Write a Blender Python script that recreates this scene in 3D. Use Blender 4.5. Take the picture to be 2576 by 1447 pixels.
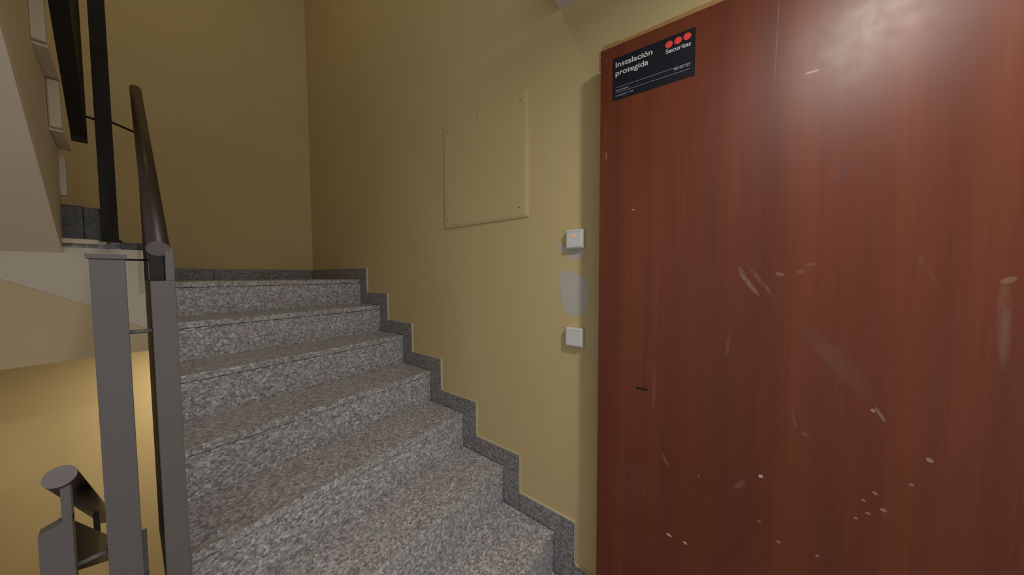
import bpy, bmesh, math, random
from mathutils import Vector, Matrix
random.seed(7)
S = bpy.context.scene
COL = S.collection
for o in list(bpy.data.objects): bpy.data.objects.remove(o)

# ------------------------------------------------------------------ camera
EYE = 1.25246
yaw, pit, rol = 0.92778, -0.04291, -0.00371
fw = Vector((math.sin(yaw)*math.cos(pit), math.cos(yaw)*math.cos(pit), math.sin(pit)))
rt = Vector((math.cos(yaw), -math.sin(yaw), 0)); up = rt.cross(fw)
r2 = rt*math.cos(rol) + up*math.sin(rol); u2 = -rt*math.sin(rol) + up*math.cos(rol)
cd = bpy.data.cameras.new('camera'); cam = bpy.data.objects.new('camera', cd); COL.objects.link(cam)
cd.sensor_fit = 'HORIZONTAL'; cd.sensor_width = 36; cd.lens = 726.94/2576*36
cd.clip_start = 0.01; cd.clip_end = 50
M = Matrix((r2, u2, -fw)).transposed().to_4x4(); M.translation = (0, 0, EYE)
cam.matrix_world = M
S.camera = cam

# ------------------------------------------------------------------ world, exposure, lamps' positions
w = bpy.data.worlds.new('world'); S.world = w; w.use_nodes = True
w.node_tree.nodes['Background'].inputs[0].default_value = (0.93, 0.95, 0.96, 1)
w.node_tree.nodes['Background'].inputs[1].default_value = 0.58
vs = S.view_settings
vs.view_transform = 'Standard'; vs.look = 'None'; vs.gamma = 1; vs.use_curve_mapping = False
vs.exposure = 0.0
LAMP = (0.30, -0.53, 2.225); LAMP_STRENGTH = 460.0
LOW_LAMP = (0.42, 2.56, 0.87); LOW_STRENGTH = 150.0
HIGH_FILL = (-0.25, 1.45, 4.54); HIGH_FILL_STRENGTH = 66.0

# ------------------------------------------------------------------ dimensions
R = 0.175; T = 0.2706; Y0 = 0.567; D = 1.052; YE = 3.113; XL = 0.075
SK_A = 0.0936; SK_H = 0.0813; TH = 0.012
CEIL = 2.283; CY = 0.547
LEFT = -1.25; BACK = -1.6; TOP = 4.6; BOT = -1.6
WELL_N = 1.0; WELL_F = 2.2

# ------------------------------------------------------------------ node helpers / materials
def mat(name):
    m = bpy.data.materials.new(name); m.use_nodes = True
    nt = m.node_tree; b = nt.nodes['Principled BSDF']
    return m, nt, b
def nd(nt, t, **k):
    n = nt.nodes.new(t)
    for a, v in k.items():
        if a in ('inp',):
            for i, x in v.items(): n.inputs[i].default_value = x
        else: setattr(n, a, v)
    return n
def ramp(nt, fac, stops):
    n = nt.nodes.new('ShaderNodeValToRGB'); cr = n.color_ramp
    while len(cr.elements) < len(stops): cr.elements.new(0.5)
    for e, (p, c) in zip(cr.elements, stops):
        e.position = p; e.color = (*c, 1) if len(c) == 3 else c
    nt.links.new(fac, n.inputs[0]); return n.outputs[0]
def mix(nt, fac, a, b, mode='MIX'):
    n = nt.nodes.new('ShaderNodeMix'); n.data_type = 'RGBA'; n.blend_type = mode
    def put(sock, v):
        if isinstance(v, (int, float)): sock.default_value = v
        elif isinstance(v, tuple): sock.default_value = (*v, 1)
        else: nt.links.new(v, sock)
    put(n.inputs[0], fac); put(n.inputs[6], a); put(n.inputs[7], b)
    return n.outputs[2]
def math_(nt, op, a, b=None):
    n = nt.nodes.new('ShaderNodeMath'); n.operation = op
    for i, v in enumerate((a, b)):
        if v is None: continue
        if isinstance(v, (int, float)): n.inputs[i].default_value = v
        else: nt.links.new(v, n.inputs[i])
    return n.outputs[0]
def pos(nt): return nt.nodes.new('ShaderNodeNewGeometry').outputs['Position']
def obco(nt): return nt.nodes.new('ShaderNodeTexCoord').outputs['Object']
def mapping(nt, v, scale=(1, 1, 1), rot=(0, 0, 0), loc=(0, 0, 0)):
    n = nt.nodes.new('ShaderNodeMapping'); nt.links.new(v, n.inputs[0])
    n.inputs['Scale'].default_value = scale; n.inputs['Rotation'].default_value = rot; n.inputs['Location'].default_value = loc
    return n.outputs[0]
def noise(nt, v, scale, detail=3, rough=0.5, out=0):
    n = nd(nt, 'ShaderNodeTexNoise'); n.inputs['Scale'].default_value = scale
    n.inputs['Detail'].default_value = detail; n.inputs['Roughness'].default_value = rough
    nt.links.new(v, n.inputs['Vector']); return n.outputs[out]
def bump(nt, b, h, strength, dist):
    n = nd(nt, 'ShaderNodeBump'); n.inputs['Strength'].default_value = strength; n.inputs['Distance'].default_value = dist
    nt.links.new(h, n.inputs['Height']); nt.links.new(n.outputs[0], b.inputs['Normal'])

def paint(name, col, var=0.06, rough=0.65, bs=0.12, tint=None):
    m, nt, b = mat(name); p = pos(nt)
    n1 = noise(nt, p, 2.2, 4); n2 = noise(nt, p, 170, 2)
    c = mix(nt, n1, tuple(x*(1-var) for x in col), tuple(min(1, x*(1+var)) for x in (tint or col)))
    c = mix(nt, math_(nt, 'MULTIPLY', n2, 0.12), c, tuple(x*0.75 for x in col))
    nt.links.new(c, b.inputs['Base Color']); b.inputs['Roughness'].default_value = rough
    b.inputs['Specular IOR Level'].default_value = 0.3
    bump(nt, b, n2, bs, 0.0012); return m

def granite(name, gain=1.0, rough=0.4):
    m, nt, b = mat(name); p = pos(nt)
    def vor(scale):
        v = nd(nt, 'ShaderNodeTexVoronoi'); v.inputs['Scale'].default_value = scale; v.inputs['Randomness'].default_value = 1
        warp = nd(nt, 'ShaderNodeVectorMath', operation='ADD')
        sc = nd(nt, 'ShaderNodeVectorMath', operation='SCALE'); sc.inputs['Scale'].default_value = 0.006
        nt.links.new(noise(nt, p, 120, 1, out=1), sc.inputs[0]); nt.links.new(p, warp.inputs[0]); nt.links.new(sc.outputs[0], warp.inputs[1])
        nt.links.new(warp.outputs[0], v.inputs['Vector'])
        s = nd(nt, 'ShaderNodeSeparateColor'); nt.links.new(v.outputs['Color'], s.inputs[0]); return s
    a = vor(130); c = vor(250)
    g = gain
    ca = ramp(nt, a.outputs[0], [(0.0, (.05*g, .05*g, .048*g)), (.2, (.10*g, .098*g, .092*g)), (.5, (.19*g, .185*g, .175*g)), (.8, (.29*g, .275*g, .26*g)), (.97, (.43*g, .42*g, .40*g))])
    cc = ramp(nt, c.outputs[1], [(0.0, (.05*g, .05*g, .05*g)), (.3, (.16*g, .155*g, .145*g)), (.75, (.26*g, .245*g, .225*g)), (1, (.37*g, .36*g, .35*g))])
    col = mix(nt, 0.36, ca, cc)
    pk = math_(nt, 'GREATER_THAN', a.outputs[2], 0.80)
    col = mix(nt, math_(nt, 'MULTIPLY', pk, 0.3), col, (.27*g, .20*g, .165*g))
    big = noise(nt, p, 3.0, 2)
    col = mix(nt, math_(nt, 'MULTIPLY', big, 0.12), col, (.24*g, .20*g, .165*g))
    col = mix(nt, 1.0, col, (.985, 1.01, 1.10), 'MULTIPLY')
    nt.links.new(col, b.inputs['Base Color'])
    b.inputs['Roughness'].default_value = rough; b.inputs['Specular IOR Level'].default_value = 0.45
    bump(nt, b, a.outputs[1], 0.06, 0.0008); return m

def plain(name, col, rough=0.5, metal=0, spec=0.5, grain=0.0, gscale=300):
    m, nt, b = mat(name)
    b.inputs['Roughness'].default_value = rough; b.inputs['Metallic'].default_value = metal
    b.inputs['Specular IOR Level'].default_value = spec
    p = obco(nt); n = noise(nt, p, gscale if grain else 40, 3)
    c = mix(nt, n, tuple(x*0.93 for x in col), tuple(min(1, x*1.07) for x in col))
    nt.links.new(c, b.inputs['Base Color'])
    if grain: bump(nt, b, n, grain, 0.0008)
    return m

def emit(name, col, s):
    m = bpy.data.materials.new(name); m.use_nodes = True; nt = m.node_tree
    nt.nodes.clear(); e = nd(nt, 'ShaderNodeEmission'); o = nd(nt, 'ShaderNodeOutputMaterial')
    e.inputs[0].default_value = (*col, 1); e.inputs[1].default_value = s
    nt.links.new(e.outputs[0], o.inputs[0]); return m

YELLOW = (.575, .45, .228)
M_wall = paint('yellow wall paint', YELLOW)
M_bead = paint('pale paint bead', (.56, .50, .34))
M_lowwall = paint('ochre wall paint', (.56, .42, .19))
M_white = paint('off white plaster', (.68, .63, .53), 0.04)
M_soffit = paint('cream soffit plaster', (.76, .66, .53), 0.05)
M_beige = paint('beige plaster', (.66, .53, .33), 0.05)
M_ceil = paint('white ceiling paint', (.62, .60, .53), 0.03)
M_patch = paint('bare filler', (.50, .47, .42), 0.05)
M_gran = granite('granite step', 1.85, 0.36)
M_gsk = granite('granite skirting', 1.1, 0.45)
M_edge = granite('dark landing edge', 0.30, 0.45)
M_joint = plain('dark joint', (.03, .028, .025), 0.8)
M_steel = plain('grey painted steel', (.135, .122, .118), 0.42, 0, 0.5, 0.06, 400)
M_rail = plain('brown handrail', (.034, .020, .012), 0.42, 0, 0.5)
M_railend = plain('grey handrail end cap', (.17, .15, .145), 0.5, 0, 0.4)
M_dark = plain('dark steel plate', (.022, .019, .016), 0.6, 0, .25)
M_plastic = plain('white switch plastic', (.66, .66, .66), 0.35)
M_navy = plain('navy sign film', (.008, .009, .016), 0.5, 0, .18)
M_txt = plain('white print', (.62, .62, .60), 0.5)
M_txtdim = plain('grey print', (.30, .31, .34), 0.5)
M_red = plain('red print', (.75, .05, .03), 0.5)
M_frame = plain('tan wood frame', (.42, .24, .085), 0.5)
M_chip = plain('bare chip', (.28, .155, .115), 0.7)
M_chipw = plain('pale chip', (.50, .42, .36), 0.7)
M_black = plain('black slot', (.004, .004, .004), 0.9)
M_screw = plain('dull screw head', (.17, .12, .05), 0.6)
M_glow = emit('orange indicator light', (1, .24, .04), 1.1)

def door_material():
    m, nt, b = mat('red brown veneer'); p = obco(nt)
    wp = nd(nt, 'ShaderNodeVectorMath', operation='ADD'); ws = nd(nt, 'ShaderNodeVectorMath', operation='SCALE'); ws.inputs['Scale'].default_value = .035
    nt.links.new(noise(nt, mapping(nt, p, (1, 1, .5)), 2.5, 2, out=1), ws.inputs[0]); nt.links.new(p, wp.inputs[0]); nt.links.new(ws.outputs[0], wp.inputs[1])
    v = mapping(nt, wp.outputs[0], (1, 1, .035))
    n1 = noise(nt, v, 17, 5, .55); n2 = noise(nt, mapping(nt, p, (1, 1, .012)), 150, 3, .6); n3 = noise(nt, mapping(nt, p, (1, 1, .12)), 6, 3)
    base = ramp(nt, n1, [(.28, (.082, .0140, .0045)), (.5, (.122, .0225, .007)), (.72, (.165, .037, .011))])
    fine = ramp(nt, n2, [(.35, (.090, .016, .005)), (.65, (.150, .031, .010))])
    c = mix(nt, .30, base, fine)
    c = mix(nt, math_(nt, 'MULTIPLY', n3, .35), c, (.15, .045, .013))
    # scuffs: soft elongated ellipses in the door's own coordinates (s, z, half length, half width, angle, strength, colour)
    sep = nd(nt, 'ShaderNodeSeparateXYZ'); nt.links.new(p, sep.inputs[0])
    wob = noise(nt, p, 28, 3)
    fibre = noise(nt, mapping(nt, p, (1, 1, .25), (0, .7, 0)), 90, 2)
    def scuff(s0, z0, a, bb, ang, k, colr, hard=1.0):
        nonlocal c
        ca, sa = math.cos(ang), math.sin(ang)
        x = math_(nt, 'SUBTRACT', sep.outputs[0], s0); z = math_(nt, 'SUBTRACT', sep.outputs[2], z0)
        uu = math_(nt, 'ADD', math_(nt, 'MULTIPLY', x, ca/a), math_(nt, 'MULTIPLY', z, sa/a))
        vv = math_(nt, 'ADD', math_(nt, 'MULTIPLY', x, -sa/bb), math_(nt, 'MULTIPLY', z, ca/bb))
        d2 = math_(nt, 'ADD', math_(nt, 'MULTIPLY', uu, uu), math_(nt, 'MULTIPLY', vv, vv))
        f = nd(nt, 'ShaderNodeMath', operation='MULTIPLY', use_clamp=True)
        nt.links.new(math_(nt, 'SUBTRACT', 1.0, d2), f.inputs[0]); f.inputs[1].default_value = hard
        g = math_(nt, 'MULTIPLY', f.outputs[0], k)
        if a > .03: g = math_(nt, 'MULTIPLY', g, math_(nt, 'ADD', math_(nt, 'MULTIPLY', fibre, 2.0), -.45))
        c = mix(nt, g, c, colr)
    pale = (.26, .17, .135); grey = (.16, .10, .075)
    scuff(.400, 1.229, .045, .006, -.98, .75, pale, 1.6)
    scuff(.425, 1.235, .055, .006, -.98, .40, pale, 1.4)
    scuff(.385, 1.262, .016, .004, -.98, .35, pale)
    scuff(.4625, 1.252, .011, .005, -.3, .5, (.26, .14, .09), 2)
    scuff(.520, 1.276, .014, .004, .15, .3, pale)
    scuff(.500, 1.258, .008, .006, 0, .3, pale)
    scuff(.507, 1.7386, .015, .0028, .02, .75, (.34, .25, .20), 2)
    scuff(.441, 1.84, .12, .0016, 1.545, .55, (.24, .15, .125), 2)
    scuff(.441, 1.92, .05, .0016, 1.56, .35, (.24, .15, .125), 2)
    scuff(.7935, 1.239, .012, .007, .5, .4, pale, 1.5)
    scuff(.7925, 1.15, .095, .010, 1.60, .34, pale, 1.4)
    scuff(.641, .932, .020, .0034, -1.1, .55, (.26, .17, .13), 2)
    scuff(.575, 1.04, .095, .028, -.98, .34, grey)
    scuff(.530, 1.09, .06, .02, -.98, .22, grey)
    scuff(.2115, .675, .024, .0035, -1.12, .45, pale, 1.5)
    scuff(.3941, .668, .024, .008, .9, .26, pale, 1.2)
    scuff(.695, 1.262, .036, .006, -1.15, .30, grey, 1.4)
    scuff(.499, .88, .022, .004, -1.35, .25, pale)
    scuff(.520, .85, .010, .006, -.3, .28, pale)
    scuff(.565, 1.49, .03, .006, 1.1, .35, (.10, .035, .065))
    scuff(.36, 1.06, .045, .005, 1.5, .3, pale)
    scuff(.1765, .90, .09, .006, 1.57, .25, pale)
    scuff(.12, .56, .12, .10, .4, .16, grey)
    scuff(.0185, 1.735, .045, .0016, 1.57, .8, (.30, .15, .11), 2)
    scuff(.0205, 1.645, .016, .0020, 1.57, .8, (.30, .15, .11), 2)
    scuff(.018, 1.955, .007, .003, 1.0, .4, pale)
    scuff(.205, .395, .045, .0012, -.45, .3, pale)
    scuff(.055, .46, .05, .0012, -.25, .3, pale)
    scuff(.09, .385, .05, .0012, 1.1, .3, pale)
    nt.links.new(c, b.inputs['Base Color'])
    rg = ramp(nt, wob, [(.3, (.39,)*3), (.7, (.44,)*3)])
    nt.links.new(rg, b.inputs['Roughness']); b.inputs['Specular IOR Level'].default_value = 0.33
    bump(nt, b, math_(nt, 'ADD', noise(nt, p, 55, 3), math_(nt, 'MULTIPLY', n2, .4)), .06, .001)
    return m
M_door = door_material()

# ------------------------------------------------------------------ mesh helpers
def bx(bm, x0, x1, y0, y1, z0, z1):
    v = [bm.verts.new((x, y, z)) for x in (x0, x1) for y in (y0, y1) for z in (z0, z1)]
    for q in ((0, 1, 3, 2), (4, 6, 7, 5), (0, 4, 5, 1), (2, 3, 7, 6), (0, 2, 6, 4), (1, 5, 7, 3)):
        bm.faces.new([v[i] for i in q])
def prism(bm, pts, axis, a, b):
    """extrude a polygon (2-D pts on the two other axes) along axis from a to b"""
    def P(u, v, w): return {'x': (w, u, v), 'y': (u, w, v), 'z': (u, v, w)}[axis]
    lo = [bm.verts.new(P(u, v, a)) for u, v in pts]; hi = [bm.verts.new(P(u, v, b)) for u, v in pts]
    n = len(pts); bm.faces.new(lo); bm.faces.new(hi[::-1])
    for i in range(n): bm.faces.new((lo[i], hi[i], hi[(i+1) % n], lo[(i+1) % n]))
def tube(bm, p0, p1, r, seg=28, caps=True):
    p0, p1 = Vector(p0), Vector(p1); d = (p1-p0).normalized()
    a = d.orthogonal().normalized(); c = d.cross(a)
    rings = []
    for p in (p0, p1):
        rings.append([bm.verts.new(p + r*(math.cos(t)*a + math.sin(t)*c)) for t in [2*math.pi*i/seg for i in range(seg)]])
    for i in range(seg):
        f = bm.faces.new((rings[0][i], rings[0][(i+1) % seg], rings[1][(i+1) % seg], rings[1][i])); f.smooth = True
    if caps: bm.faces.new(rings[0][::-1]); bm.faces.new(rings[1])
def obj(name, bm, m, parent=None, bevel=0, seg=2, **props):
    bmesh.ops.recalc_face_normals(bm, faces=bm.faces)
    me = bpy.data.meshes.new(name); bm.to_mesh(me); bm.free(); me.materials.append(m)
    o = bpy.data.objects.new(name, me); COL.objects.link(o)
    if parent: o.parent = parent
    if bevel:
        md = o.modifiers.new('bevel', 'BEVEL'); md.width = bevel; md.segments = seg; md.limit_method = 'ANGLE'; md.angle_limit = .6
    for k, v in props.items(): o[k] = v
    return o
def box(name, m, x0, x1, y0, y1, z0, z1, parent=None, bevel=0, **p):
    bm = bmesh.new(); bx(bm, x0, x1, y0, y1, z0, z1); return obj(name, bm, m, parent, bevel, **p)
def empty(name, loc=(0, 0, 0), **p):
    o = bpy.data.objects.new(name, None); o.location = loc; COL.objects.link(o); o.empty_display_size = .1
    for k, v in p.items(): o[k] = v
    return o
def child_of(o, parent):          # keep world placement of meshes written in world coordinates
    o.parent = parent; o.matrix_parent_inverse = Matrix.Translation(parent.location).inverted(); return o
def struct(name, *a, label=None, **k):
    o = box(name, *a, **k); o['kind'] = 'structure'
    if label: o['label'] = label
    return o

# ------------------------------------------------------------------ shell
wall_right = struct('wall_right', M_wall, D, D+.15, BACK, YE, BOT, TOP)
wall_far = struct('wall_far', M_wall, LEFT-.15, D+.15, YE, YE+.15, BOT, TOP)
wall_left = struct('wall_left', M_lowwall, LEFT-.15, LEFT, .95, YE, BOT, TOP)
ceiling = struct('ceiling', M_ceil, LEFT, D, BACK, CY, CEIL, CEIL+.17)
struct('ceiling_stairwell', M_ceil, LEFT-.15, D+.15, BACK-.15, YE+.15, TOP, TOP+.1)
floor = empty('floor', kind='structure')
box('floor_slab', M_white, LEFT, XL+.0, BACK, WELL_N, -.2, -.02, floor)
box('floor_slab', M_white, XL, D, BACK, Y0, -.2, -.02, floor)
# granite floor tiles of the landing
nx, ny = 6, 6
for i in range(nx):
    for j in range(ny):
        x0 = LEFT + (D-TH-LEFT)*i/nx; x1 = LEFT + (D-TH-LEFT)*(i+1)/nx
        y0 = BACK + (Y0-BACK)*j/ny; y1 = BACK + (Y0-BACK)*(j+1)/ny
        box('floor_tile', M_gran, x0+.001, x1-.001, y0+.001, y1-.001, -.02, random.uniform(-.0006, 0), floor)
box('floor_tile', M_gran, LEFT, -.60, Y0+.001, WELL_N, -.02, 0, floor)
box('floor_tile', M_gran, -.598, XL-.002, Y0+.001, WELL_N, -.02, 0, floor)
struct('floor_basement', M_gran, LEFT, D, BACK, YE, BOT-.1, BOT)

# upper half landing: two quarter platforms
lf = empty('floor_landing', kind='structure')
box('landing_slab', M_white, XL, D, Y0+6*T+.26, YE, 7*R-.3, 7*R-.03, lf)
for i in range(2):
    xa = XL + (D-XL)*i/2; xb = XL + (D-XL)*(i+1)/2
    box('floor_tile', M_gran, xa+.001, xb-.001, Y0+6*T+.302, YE, 7*R-.03, 7*R, lf)

# white band of the well edge (fascia) and the raised platforms above it
tr = empty('trim_1', kind='structure', label='plastered edge of the half landing across the stairwell')
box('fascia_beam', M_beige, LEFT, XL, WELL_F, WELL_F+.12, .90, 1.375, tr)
bm = bmesh.new()
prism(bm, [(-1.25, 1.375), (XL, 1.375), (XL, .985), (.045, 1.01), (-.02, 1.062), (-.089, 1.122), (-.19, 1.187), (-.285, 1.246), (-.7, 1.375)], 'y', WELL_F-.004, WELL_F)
obj('white_band', bm, M_white, tr)  # white panel with slanting lower edge, just proud of the beige beam
box('ledge', M_soffit, -.152, -.045, WELL_F-.012, WELL_F+.02, 1.392, 1.412, tr, .002)
box('ledge', M_edge, -.010, XL-.005, WELL_F-.012, WELL_F+.1, 1.378, 1.406, tr, .002)
box('platform_step', M_gran, -.045, XL, WELL_F+.02, YE, 1.375, 1.405, tr)
box('platform_edge_tile', M_edge, -.155, -.100, WELL_F, WELL_F+.02, 1.412, 1.552, tr, .001)
box('platform_edge_tile', M_edge, -.099, -.045, WELL_F, WELL_F+.02, 1.412, 1.548, tr, .001)
box('platform_slab', M_gran, LEFT, -.045, WELL_F+.02, YE, 1.375, 1.535, tr)

# ------------------------------------------------------------------ ascending granite staircase
st = empty('granite_staircase', (0.55, Y0, 0), label='flight of seven speckled grey granite steps climbing along the yellow wall', category='staircase')
bm = bmesh.new()
pts = [(Y0+.02, 0)]
for k in range(1, 8):
    pts += [(Y0+(k-1)*T+.022, (k-1)*R), (Y0+(k-1)*T+.022, k*R-.03)]
pts += [(Y0+6*T+.26, 7*R-.03), (Y0+6*T+.26, 7*R-.3), (Y0+.3, -.02)]
pp = []
for q in pts:
    if not pp or (abs(q[0]-pp[-1][0])+abs(q[1]-pp[-1][1])) > 1e-6: pp.append(q)
prism(bm, pp, 'x', XL+.002, D-TH)
child_of(obj('stair_body', bm, M_white, bevel=0), st)
XS = D-TH
for k in range(1, 8):
    y = Y0+(k-1)*T
    depth = T+.022 if k < 7 else .30
    child_of(box('tread', M_gran, XL, XS, y-.004, y+depth, k*R-.028, k*R, bevel=.0025), st)
    child_of(box('riser', M_gran, XL+.001, XS, y, y+.022, (k-1)*R+.0005, k*R-.0305), st)
bm = bmesh.new()
for k in range(1, 8):
    y = Y0+(k-1)*T; bx(bm, XL+.003, XS, y+.003, y+.02, k*R-.0305, k*R-.028)
child_of(obj('joint_line', bm, M_joint), st)

# granite skirting up the stairs
bs = empty('baseboard_right', kind='structure', label='stepped dark granite skirting along the staircase wall')
xs0, xs1 = D-TH, D
def sk(y0, y1, z0, z1):
    box('skirting_tile', M_gsk, xs0, xs1, y0+.0007, y1-.0007, z0+.0007, z1-.0004, bs, .0012)
for k in range(1, 8):
    ya = Y0+(k-1)*T-SK_A; yb = Y0+k*T-SK_A if k < 7 else YE
    sk(ya, yb, k*R, k*R+SK_H)
    sk(ya, Y0+(k-1)*T, (k-1)*R, k*R)
sk(.30, Y0-SK_A, 0, SK_H)
sk(BACK, -.52, 0, SK_H)
# hand painted yellow bead where wall paint meets the skirting
bm = bmesh.new()
for k in range(1, 8):
    ya = Y0+(k-1)*T-SK_A; yb = Y0+k*T-SK_A if k < 7 else YE
    bx(bm, D-.0095, D+.001, ya-.004, yb-.004, k*R+SK_H, k*R+SK_H+.0035)
    bx(bm, D-.0095, D+.001, ya-.0045, ya, (k-1)*R+SK_H, k*R+SK_H)
bx(bm, D-.0095, D+.001, .30, Y0-SK_A, SK_H, SK_H+.0035)
obj('paint_bead', bm, M_bead, wall_right)
bf = empty('baseboard_far', kind='structure', label='dark granite skirting along the far wall of the half landing')
for xa, xb in ((XL, .40), (.40, .72), (.72, D-TH)):
    box('skirting_tile', M_gsk, xa+.0007, xb-.0007, YE-.012, YE, 7*R, 7*R+SK_H, bf, .0012)

# descending flight beyond the left railing
ds = empty('descending_staircase', (-.65, WELL_N, 0), label='granite flight going down on the left of the steel newel posts', category='staircase')
for k in range(5):
    y = WELL_N+k*T
    child_of(box('riser', M_gran, LEFT+.004, -.10, y, y+.02, -(k+1)*R, -k*R-.03), ds)
    child_of(box('tread', M_gran, LEFT+.004, -.10, y-.004, y+T+.02, -(k+1)*R-.03, -(k+1)*R, bevel=.002), ds)

# ------------------------------------------------------------------ upper flight with its soffit
us = empty('upper_staircase', (-.6, 1.6, 1.57), label='upper flight seen from below, cream sloping soffit with stepped side at top left', category='staircase')
XU = -.153
yN = CY + .02
sl = .575
zs = lambda y: 1.347 + sl*(WELL_F+.006-y)
ys = [2.22, 1.965, 1.71, 1.455, 1.20, .945, .69]; lv = [1.59, 1.775, 1.96, 2.145, 2.33]
prof = [(2.206, 1.345), (2.206, 1.775)]
for i in range(1, 4):
    prof += [(ys[i], lv[i]), (ys[i], lv[i+1])]
prof += [(yN, 2.33), (yN, zs(yN))]
bm = bmesh.new(); prism(bm, prof, 'x', LEFT+.004, XU)
bm.verts.ensure_lookup_table()
for v in bm.verts:
    if v.co.x > -1 and v.co.z > zs(v.co.y)+.01: v.co.x += .007
child_of(obj('stair_body', bm, M_soffit), us)
for i, (xa, xb) in enumerate(((-.1485, -.1325), (-.1425, -.1190), (-.1455, -.1200), (-.146, -.120))):
    y = ys[i]; z0 = (1.588, 1.790, 1.972, 2.16)[i]; z1 = (1.745, 1.955, 2.140, 2.32)[i]
    child_of(box('riser_end', M_white, xa, xb, y-.02, y+.004, z0, z1, bevel=.0015), us)
    if i: child_of(box('tread', M_soffit, LEFT+.004, xb+.001, y-.004, ys[i-1]+.01, z0-.010, z0-.002, bevel=.002), us)

# ------------------------------------------------------------------ the welded steel railing
sr = empty('stair_railing', (-.02, 1.02, 0), label='welded grey steel stair railing with flat newel posts and round brown handrails at left', category='railing')
def rbox(name, m, x0, x1, y0, y1, z0, z1, parent=sr, bevel=.0012, label=None):
    o = child_of(box(name, m, x0, x1, y0, y1, z0, z1, bevel=bevel), parent)
    if label: o['label'] = label
    return o
def rtube(name, m, p0, p1, r, parent=sr, seg=28, label=None):
    bm = bmesh.new(); tube(bm, p0, p1, r, seg); o = child_of(obj(name, bm, m), parent)
    if label: o['label'] = label
    return o
def rprism(name, m, pts, ax, a, b, parent=sr, bevel=0):
    bm = bmesh.new(); prism(bm, pts, ax, a, b); return child_of(obj(name, bm, m, bevel=bevel), parent)
# post on the landing edge, with a cap
p = rbox('newel_post', M_steel, -.0425, .0005, 1.0, 1.043, -.02, 1.288, label='grey newel post with a flat cap plate')
rbox('cap_plate', M_steel, -.0465, .0025, .996, 1.047, 1.288, 1.2975, p, .001)
rbox('anchor_plate', M_steel, .0005, .0075, 1.048, 1.056, -.02, .676, p, .001)
rbox('anchor_plate', M_steel, -.02, .0075, 1.043, 1.048, .58, .66, p, 0)
# slim tall post at the far corner of the well
p = rbox('newel_post', M_dark, -.0555, -.0125, 2.155, 2.198, 1.413, 3.2, label='tall slim dark post at the half landing')
rbox('foot_plate', M_dark, -.063, -.005, 2.150, 2.199, 1.405, 1.413, p, .001)
# ascending flight
p = rbox('newel_post', M_steel, .0312, .0668, 1.0, 1.03, .3505, 1.243, label='grey flat post at the foot of the ascending handrail')
rbox('side_plate', M_dark, .0305, .037, 1.031, 1.285, .53, 1.243, p, .001)
ra0 = Vector((.0445, 1.0, 1.3135)); ra1 = Vector((.0572, 2.19, 1.3135+.668*1.19)); dv = (ra1-ra0).normalized()
h = rtube('handrail', M_rail, ra0, ra1, .0172, seg=32, label='brown round handrail of the ascending flight')
rtube('end_cap', M_railend, ra0-dv*.0025, ra0, .0172, h, 32)
rtube('end_cap', M_rail, ra1, ra1+dv*.004, .016, h, 32)
rbox('rail_bracket', M_dark, .031, .053, 1.008, 1.028, 1.243, 1.312, h, .002)
rbox('rail_stem', M_steel, .053, .0665, 1.0, 1.03, 1.243, 1.315, h)
rbox('rail_stem', M_dark, .049, .061, 2.05, 2.075, 1.225, 2.02, h, .001)
rtube('rod', M_dark, (-.01, 1.035, 1.2885), (.036, 1.035, 1.2885), .0022, seg=14)
rtube('rod', M_steel, (-.01, 1.010, 1.1345), (.036, 1.010, 1.1345), .0042, seg=14)
rtube('rod', M_dark, (-.02, 2.178, 1.93), (.058, 2.178, 1.905), .0045, seg=14)
# descending flight
p = rprism('newel_post', M_steel, [(-.1145, -.02), (-.0785, -.02), (-.0785, .790), (-.1145, .776)], 'y', 1.0, 1.03, bevel=.0012)
p['label'] = 'low grey post under the stubby handrail end'
l0 = Vector((-.0885, 1.0, .876)); l1 = Vector((-.0885, 2.1, .876-1.1*.59)); dv = (l1-l0).normalized()
h = rtube('handrail', M_rail, l0, l1, .0188, seg=32, label='dark round handrail of the descending flight')
rtube('end_cap', M_railend, l0-dv*.0025, l0, .0188, h, 32)
rbox('rail_stem', M_steel, -.090, -.0785, 1.003, 1.028, .78, .862, h)
rbox('rail_stem', M_dark, -.092, -.080, 1.62, 1.635, .38, .51, h)
rprism('side_plate', M_dark, [(1.03, .768), (2.1, .768-1.07*.59), (2.1, .665-1.07*.59), (1.03, .665)], 'x', -.082, -.079)
rtube('rod', M_steel, (-.080, 1.012, .687), (-.041, 1.012, .687), .0045, seg=16)
# upper flight, hanging over the well
p = rbox('newel_post', M_dark, -.1145, -.0765, 2.165, 2.20, 1.818, 2.95, label='dark hanging post of the upper flight')
rprism('side_plate', M_dark, [(2.164, 1.835), (2.164, 2.40), (1.0, 2.40+.72), (1.0, 1.835+.72)], 'x', -.1145, -.077, p)
rtube('rod', M_dark, (-.078, 2.178, 1.926), (-.054, 2.178, 1.922), .0045, seg=14)

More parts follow.
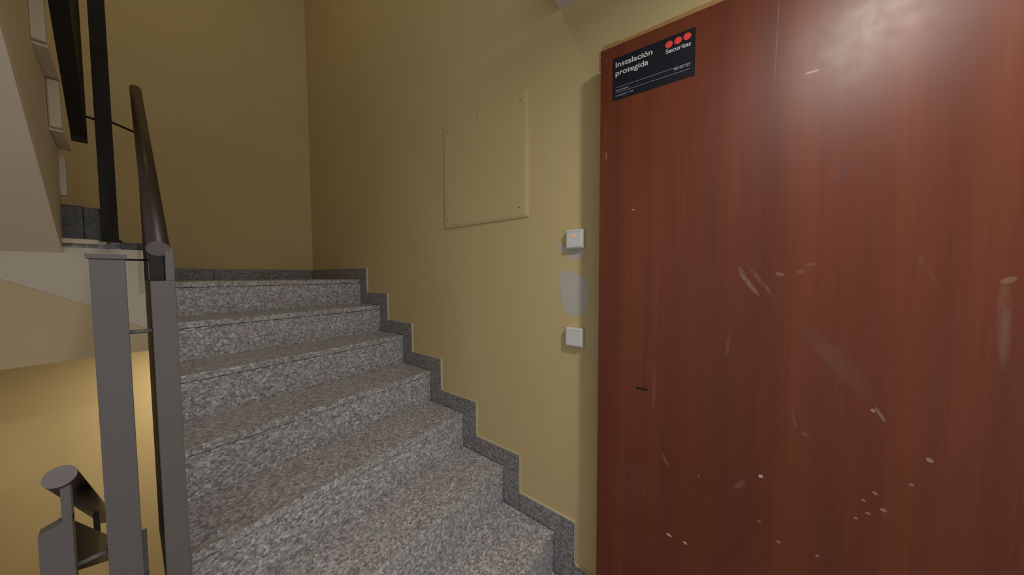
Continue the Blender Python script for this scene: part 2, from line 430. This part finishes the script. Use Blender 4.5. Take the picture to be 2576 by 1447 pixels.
# ------------------------------------------------------------------ the door, standing ajar
dX = Vector((.07073, -.9975, 0)); dW = .82; dZ = 1.992
door = empty('door_1', (.972, .356, 0), kind='structure', label='red brown veneered door standing slightly ajar at the right')
door.rotation_euler = (0, 0, math.atan2(dX.y, dX.x))
box('door_leaf', M_door, 0, dW, 0, .038, .012, dZ, door, .0012)
bm = bmesh.new()
def blob(bm, s, z, a, b, ang, y=-.0004, n=9, jit=.25):
    vs_ = []
    for i in range(n):
        t = 2*math.pi*i/n; k = 1+random.uniform(-jit, jit)
        x, q = a*k*math.cos(t), b*k*math.sin(t)
        vs_.append(bm.verts.new((s+x*math.cos(ang)-q*math.sin(ang), y, z+x*math.sin(ang)+q*math.cos(ang))))
    bm.faces.new(vs_)
box('key_slot', M_black, .1237, .158, -.0008, .002, .8816, .8884, door).rotation_euler = (0, 0, 0)
for s, z, a, b, an in ((.2259, .4393, .008, .0035, -.3), (.2687, .4356, .006, .0032, -.3), (.4386, .7104, .0048, .0042, .2)):
    bm = bmesh.new(); blob(bm, s, z, a, b, an); obj('paint_chip', bm, M_chipw, door)
for s, z, a in ((.2988, .6554, .0030), (.4773, .547, .0046), (.5508, .5487, .0044), (.6291, .9387, .0046), (.6391, .7468, .0050),
                (.6528, .7122, .0052), (.6292, .6948, .0040), (.6111, .6748, .0046), (.7122, .8517, .0060), (.6907, .7874, .0044),
                (.4386, .5841, .0036), (.1063, .5548+1, .0016), (.622, .722, .0034)):
    bm = bmesh.new(); blob(bm, s, z, a, a*.75, -.5); obj('paint_chip', bm, M_chip, door)
bm = bmesh.new(); blob(bm, .1087, 1.4594, .005, .0012, 0); obj('paint_chip', bm, M_chipw, door)
# frame behind the leaf
fr = empty('trim_2', kind='structure', label='tan wooden head of the door frame above the red brown door')
bm = bmesh.new(); prism(bm, [(.377, 1.99), (.377, 2.052), (.372, 2.0575), (.318, 2.0535), (.314, 2.0495), (-.49, 2.020), (-.49, 1.97)], 'x', D-.012, D)
obj('frame_head', bm, M_frame, fr)
box('frame_jamb', M_door, D-.012, D, -.49, -.455, 0, 2.0, fr)
box('door_hinge', M_steel, D-.02, D-.012, -.47, -.45, 1.7, 1.8, fr)
box('door_hinge', M_steel, D-.02, D-.012, -.47, -.45, .25, .35, fr)

# ------------------------------------------------------------------ security sign
sg = empty('security_sign', (.972, .356, 0), label='navy rectangular security sticker with three red dots on the door corner', category='sign')
sg.rotation_euler = door.rotation_euler
s0, s1, z0, z1 = .0392, .2668, 1.8185, 1.9517
box('sign_plate', M_navy, s0, s1, -.0012, -.0001, z0, z1, sg, .0004)
def text(body, size_w, s, z, m, name, bold=0.0, align='LEFT', cap=None, sp=1.0):
    cu = bpy.data.curves.new(name, 'FONT'); cu.body = body; cu.size = 1; cu.offset = bold; cu.space_character = sp
    o = bpy.data.objects.new(name, cu); COL.objects.link(o)
    dg = bpy.context.evaluated_depsgraph_get(); dg.update()
    me = bpy.data.meshes.new_from_object(o.evaluated_get(dg)); bpy.data.objects.remove(o); bpy.data.curves.remove(cu)
    xs = [v.co.x for v in me.vertices]; ys_ = [v.co.y for v in me.vertices]
    k = size_w/(max(xs)-min(xs)); ky = k if cap is None else cap/.70
    for v in me.vertices:
        x, y = (v.co.x-min(xs))*k, v.co.y*ky
        v.co = (s+x, -.0017, z+y)
    me.materials.clear(); me.materials.append(m); me.name = name
    t = bpy.data.objects.new(name, me); COL.objects.link(t); t.parent = sg; return t
text('Instalación', .1075, .0485, 1.9205, M_txt, 'lettering', .012, cap=.0165)
text('protegida', .0965, .0485, 1.8945, M_txt, 'lettering', .012, cap=.0165)
text('Securitas', .0635, .1922, 1.9055, M_txt, 'lettering', .012, cap=.0125)
text('900 457 257', .0415, .2140, 1.8500, M_txtdim, 'small_lettering', .02, cap=.0062)
text('securitas.es', .0400, .0490, 1.8455, M_txtdim, 'small_lettering', .02, cap=.0055)
text('homologación nº 1040', .0545, .0490, 1.8290, M_txtdim, 'small_lettering', .02, cap=.0050)
for s, z in ((.2003, 1.9300), (.2234, 1.9318), (.2464, 1.9335)):
    bm = bmesh.new(); blob(bm, s, z, .0098, .0098, 0, -.0017, 24, 0); obj('red_dot', bm, M_red, sg)
for z in (1.8572, 1.8409):
    box('rule_line', M_txtdim, .0487, .2556, -.0017, -.0011, z-.0005, z+.0005, sg).rotation_euler = (0, 0, 0)

# ------------------------------------------------------------------ light switches
def switch(yc, zc, label, lit):
    e = empty('light_switch', (D, yc, zc), label=label, category='switch', group='surface switches beside the door')
    b1 = box('back_box', M_plastic, -.016, .001, -.036, .036, -.038, .036, e, .004)
    b2 = box('rocker', M_plastic, -.024, -.014, -.0335, .0335, -.0345, .0345, e, .0045)
    box('rocker_joint', M_txtdim, -.0243, -.0235, -.031, .031, .0275, .0282, e)
    if lit:
        bm = bmesh.new(); prism(bm, [(.010, .0105), (.002, .0125), (-.008, .0150), (-.009, .0075), (.002, .0085)], 'x', -.0252, -.0238)
        obj('indicator_light', bm, M_glow, e)
    return e
switch(.4755, 1.390, 'white wall switch with a glowing orange mark, upper of the two by the door', True)
switch(.476, 1.0105, 'plain white wall switch under the big filler patch, lower of the two', False)

# filler patches on the wall
def patch(pts):
    bm = bmesh.new()
    prism(bm, pts, 'x', D-.0006, D+.002); obj('filler_patch', bm, M_patch, wall_right)
patch([(.545, 1.262), (.530, 1.275), (.522, 1.273), (.500, 1.260), (.455, 1.252), (.436, 1.247), (.428, 1.238), (.421, 1.205), (.423, 1.155), (.434, 1.115), (.452, 1.101),
       (.470, 1.094), (.484, 1.087), (.494, 1.089), (.510, 1.103), (.536, 1.132), (.5395, 1.150), (.545, 1.205)])
patch([(.567, 1.384), (.556, 1.3865), (.546, 1.380), (.540, 1.376), (.510, 1.372), (.510, 1.345), (.528, 1.341), (.543, 1.343), (.549, 1.356), (.549, 1.370), (.557, 1.378)])
patch([(.507, 1.356), (.450, 1.356), (.450, 1.322), (.459, 1.316), (.470, 1.312), (.484, 1.313), (.501, 1.308), (.504, 1.318)])

# ------------------------------------------------------------------ access panel on the wall
ap = empty('access_panel', (D, .967, 1.775), label='square yellow painted cover panel screwed onto the staircase wall', category='panel')
bm = bmesh.new()
o_ = [(-.2715, -.2705), (.2725, -.2705), (.2715, .2675), (-.2705, .2675)]; ins = .013
i_ = [(y+(ins if y < 0 else -ins), z+(ins if z < 0 else -ins)) for y, z in o_]
va = [bm.verts.new((0, y, z)) for y, z in o_]; vb = [bm.verts.new((-.006, y, z)) for y, z in o_]; vc = [bm.verts.new((-.0095, y, z)) for y, z in i_]
for a_, b_ in ((va, vb), (vb, vc)):
    for i in range(4): bm.faces.new((a_[i], a_[(i+1) % 4], b_[(i+1) % 4], b_[i]))
bm.faces.new(vc); bm.faces.new(va)
obj('cover_board', bm, M_wall, ap)
for y, z in ((1.205, 2.010), (.733, 2.006), (.739, 1.548), (1.211, 1.550), (.985, 2.022)):
    bm = bmesh.new(); tube(bm, (-.009, y-.967, z-1.775), (-.0107, y-.967, z-1.775), .0036, 12); obj('screw', bm, M_screw, ap)

# ------------------------------------------------------------------ lamps
def lamp(name, loc, strength, col, r, label):
    e = empty(name, loc, label=label, category='lamp')
    bm = bmesh.new(); tube(bm, (0, 0, .0), (0, 0, .05), r+.012, 40); obj('lamp_base', bm, M_plastic, e)
    bm = bmesh.new()
    prev = None; n = 32
    rings = [(r, -.004), (r*.5, -.005)]
    for rr, z in rings:
        ring = [bm.verts.new((rr*math.cos(2*math.pi*i/n), rr*math.sin(2*math.pi*i/n), z)) for i in range(n)]
        if prev:
            for i in range(n): bm.faces.new((prev[i], prev[(i+1) % n], ring[(i+1) % n], ring[i])).smooth = True
        prev = ring
    bm.faces.new(prev)
    obj('lamp_diffuser', bm, emit('lamp glow', col, strength), e); return e
lamp('ceiling_or_fill_lamp', LAMP, LAMP_STRENGTH, (1, .97, .92), .062, 'round ceiling lamp over the door landing')

lamp('ceiling_or_fill_lamp', LOW_LAMP, LOW_STRENGTH, (1, .90, .72), .09, 'round lamp under the half landing, lighting the wall below')
lamp('ceiling_or_fill_lamp', HIGH_FILL, HIGH_FILL_STRENGTH, (1, .83, .52), .10, 'added round fill lamp, unseen, on the ceiling of the floor above')  # unseen fill added to brighten the right wall deep in the stairwell
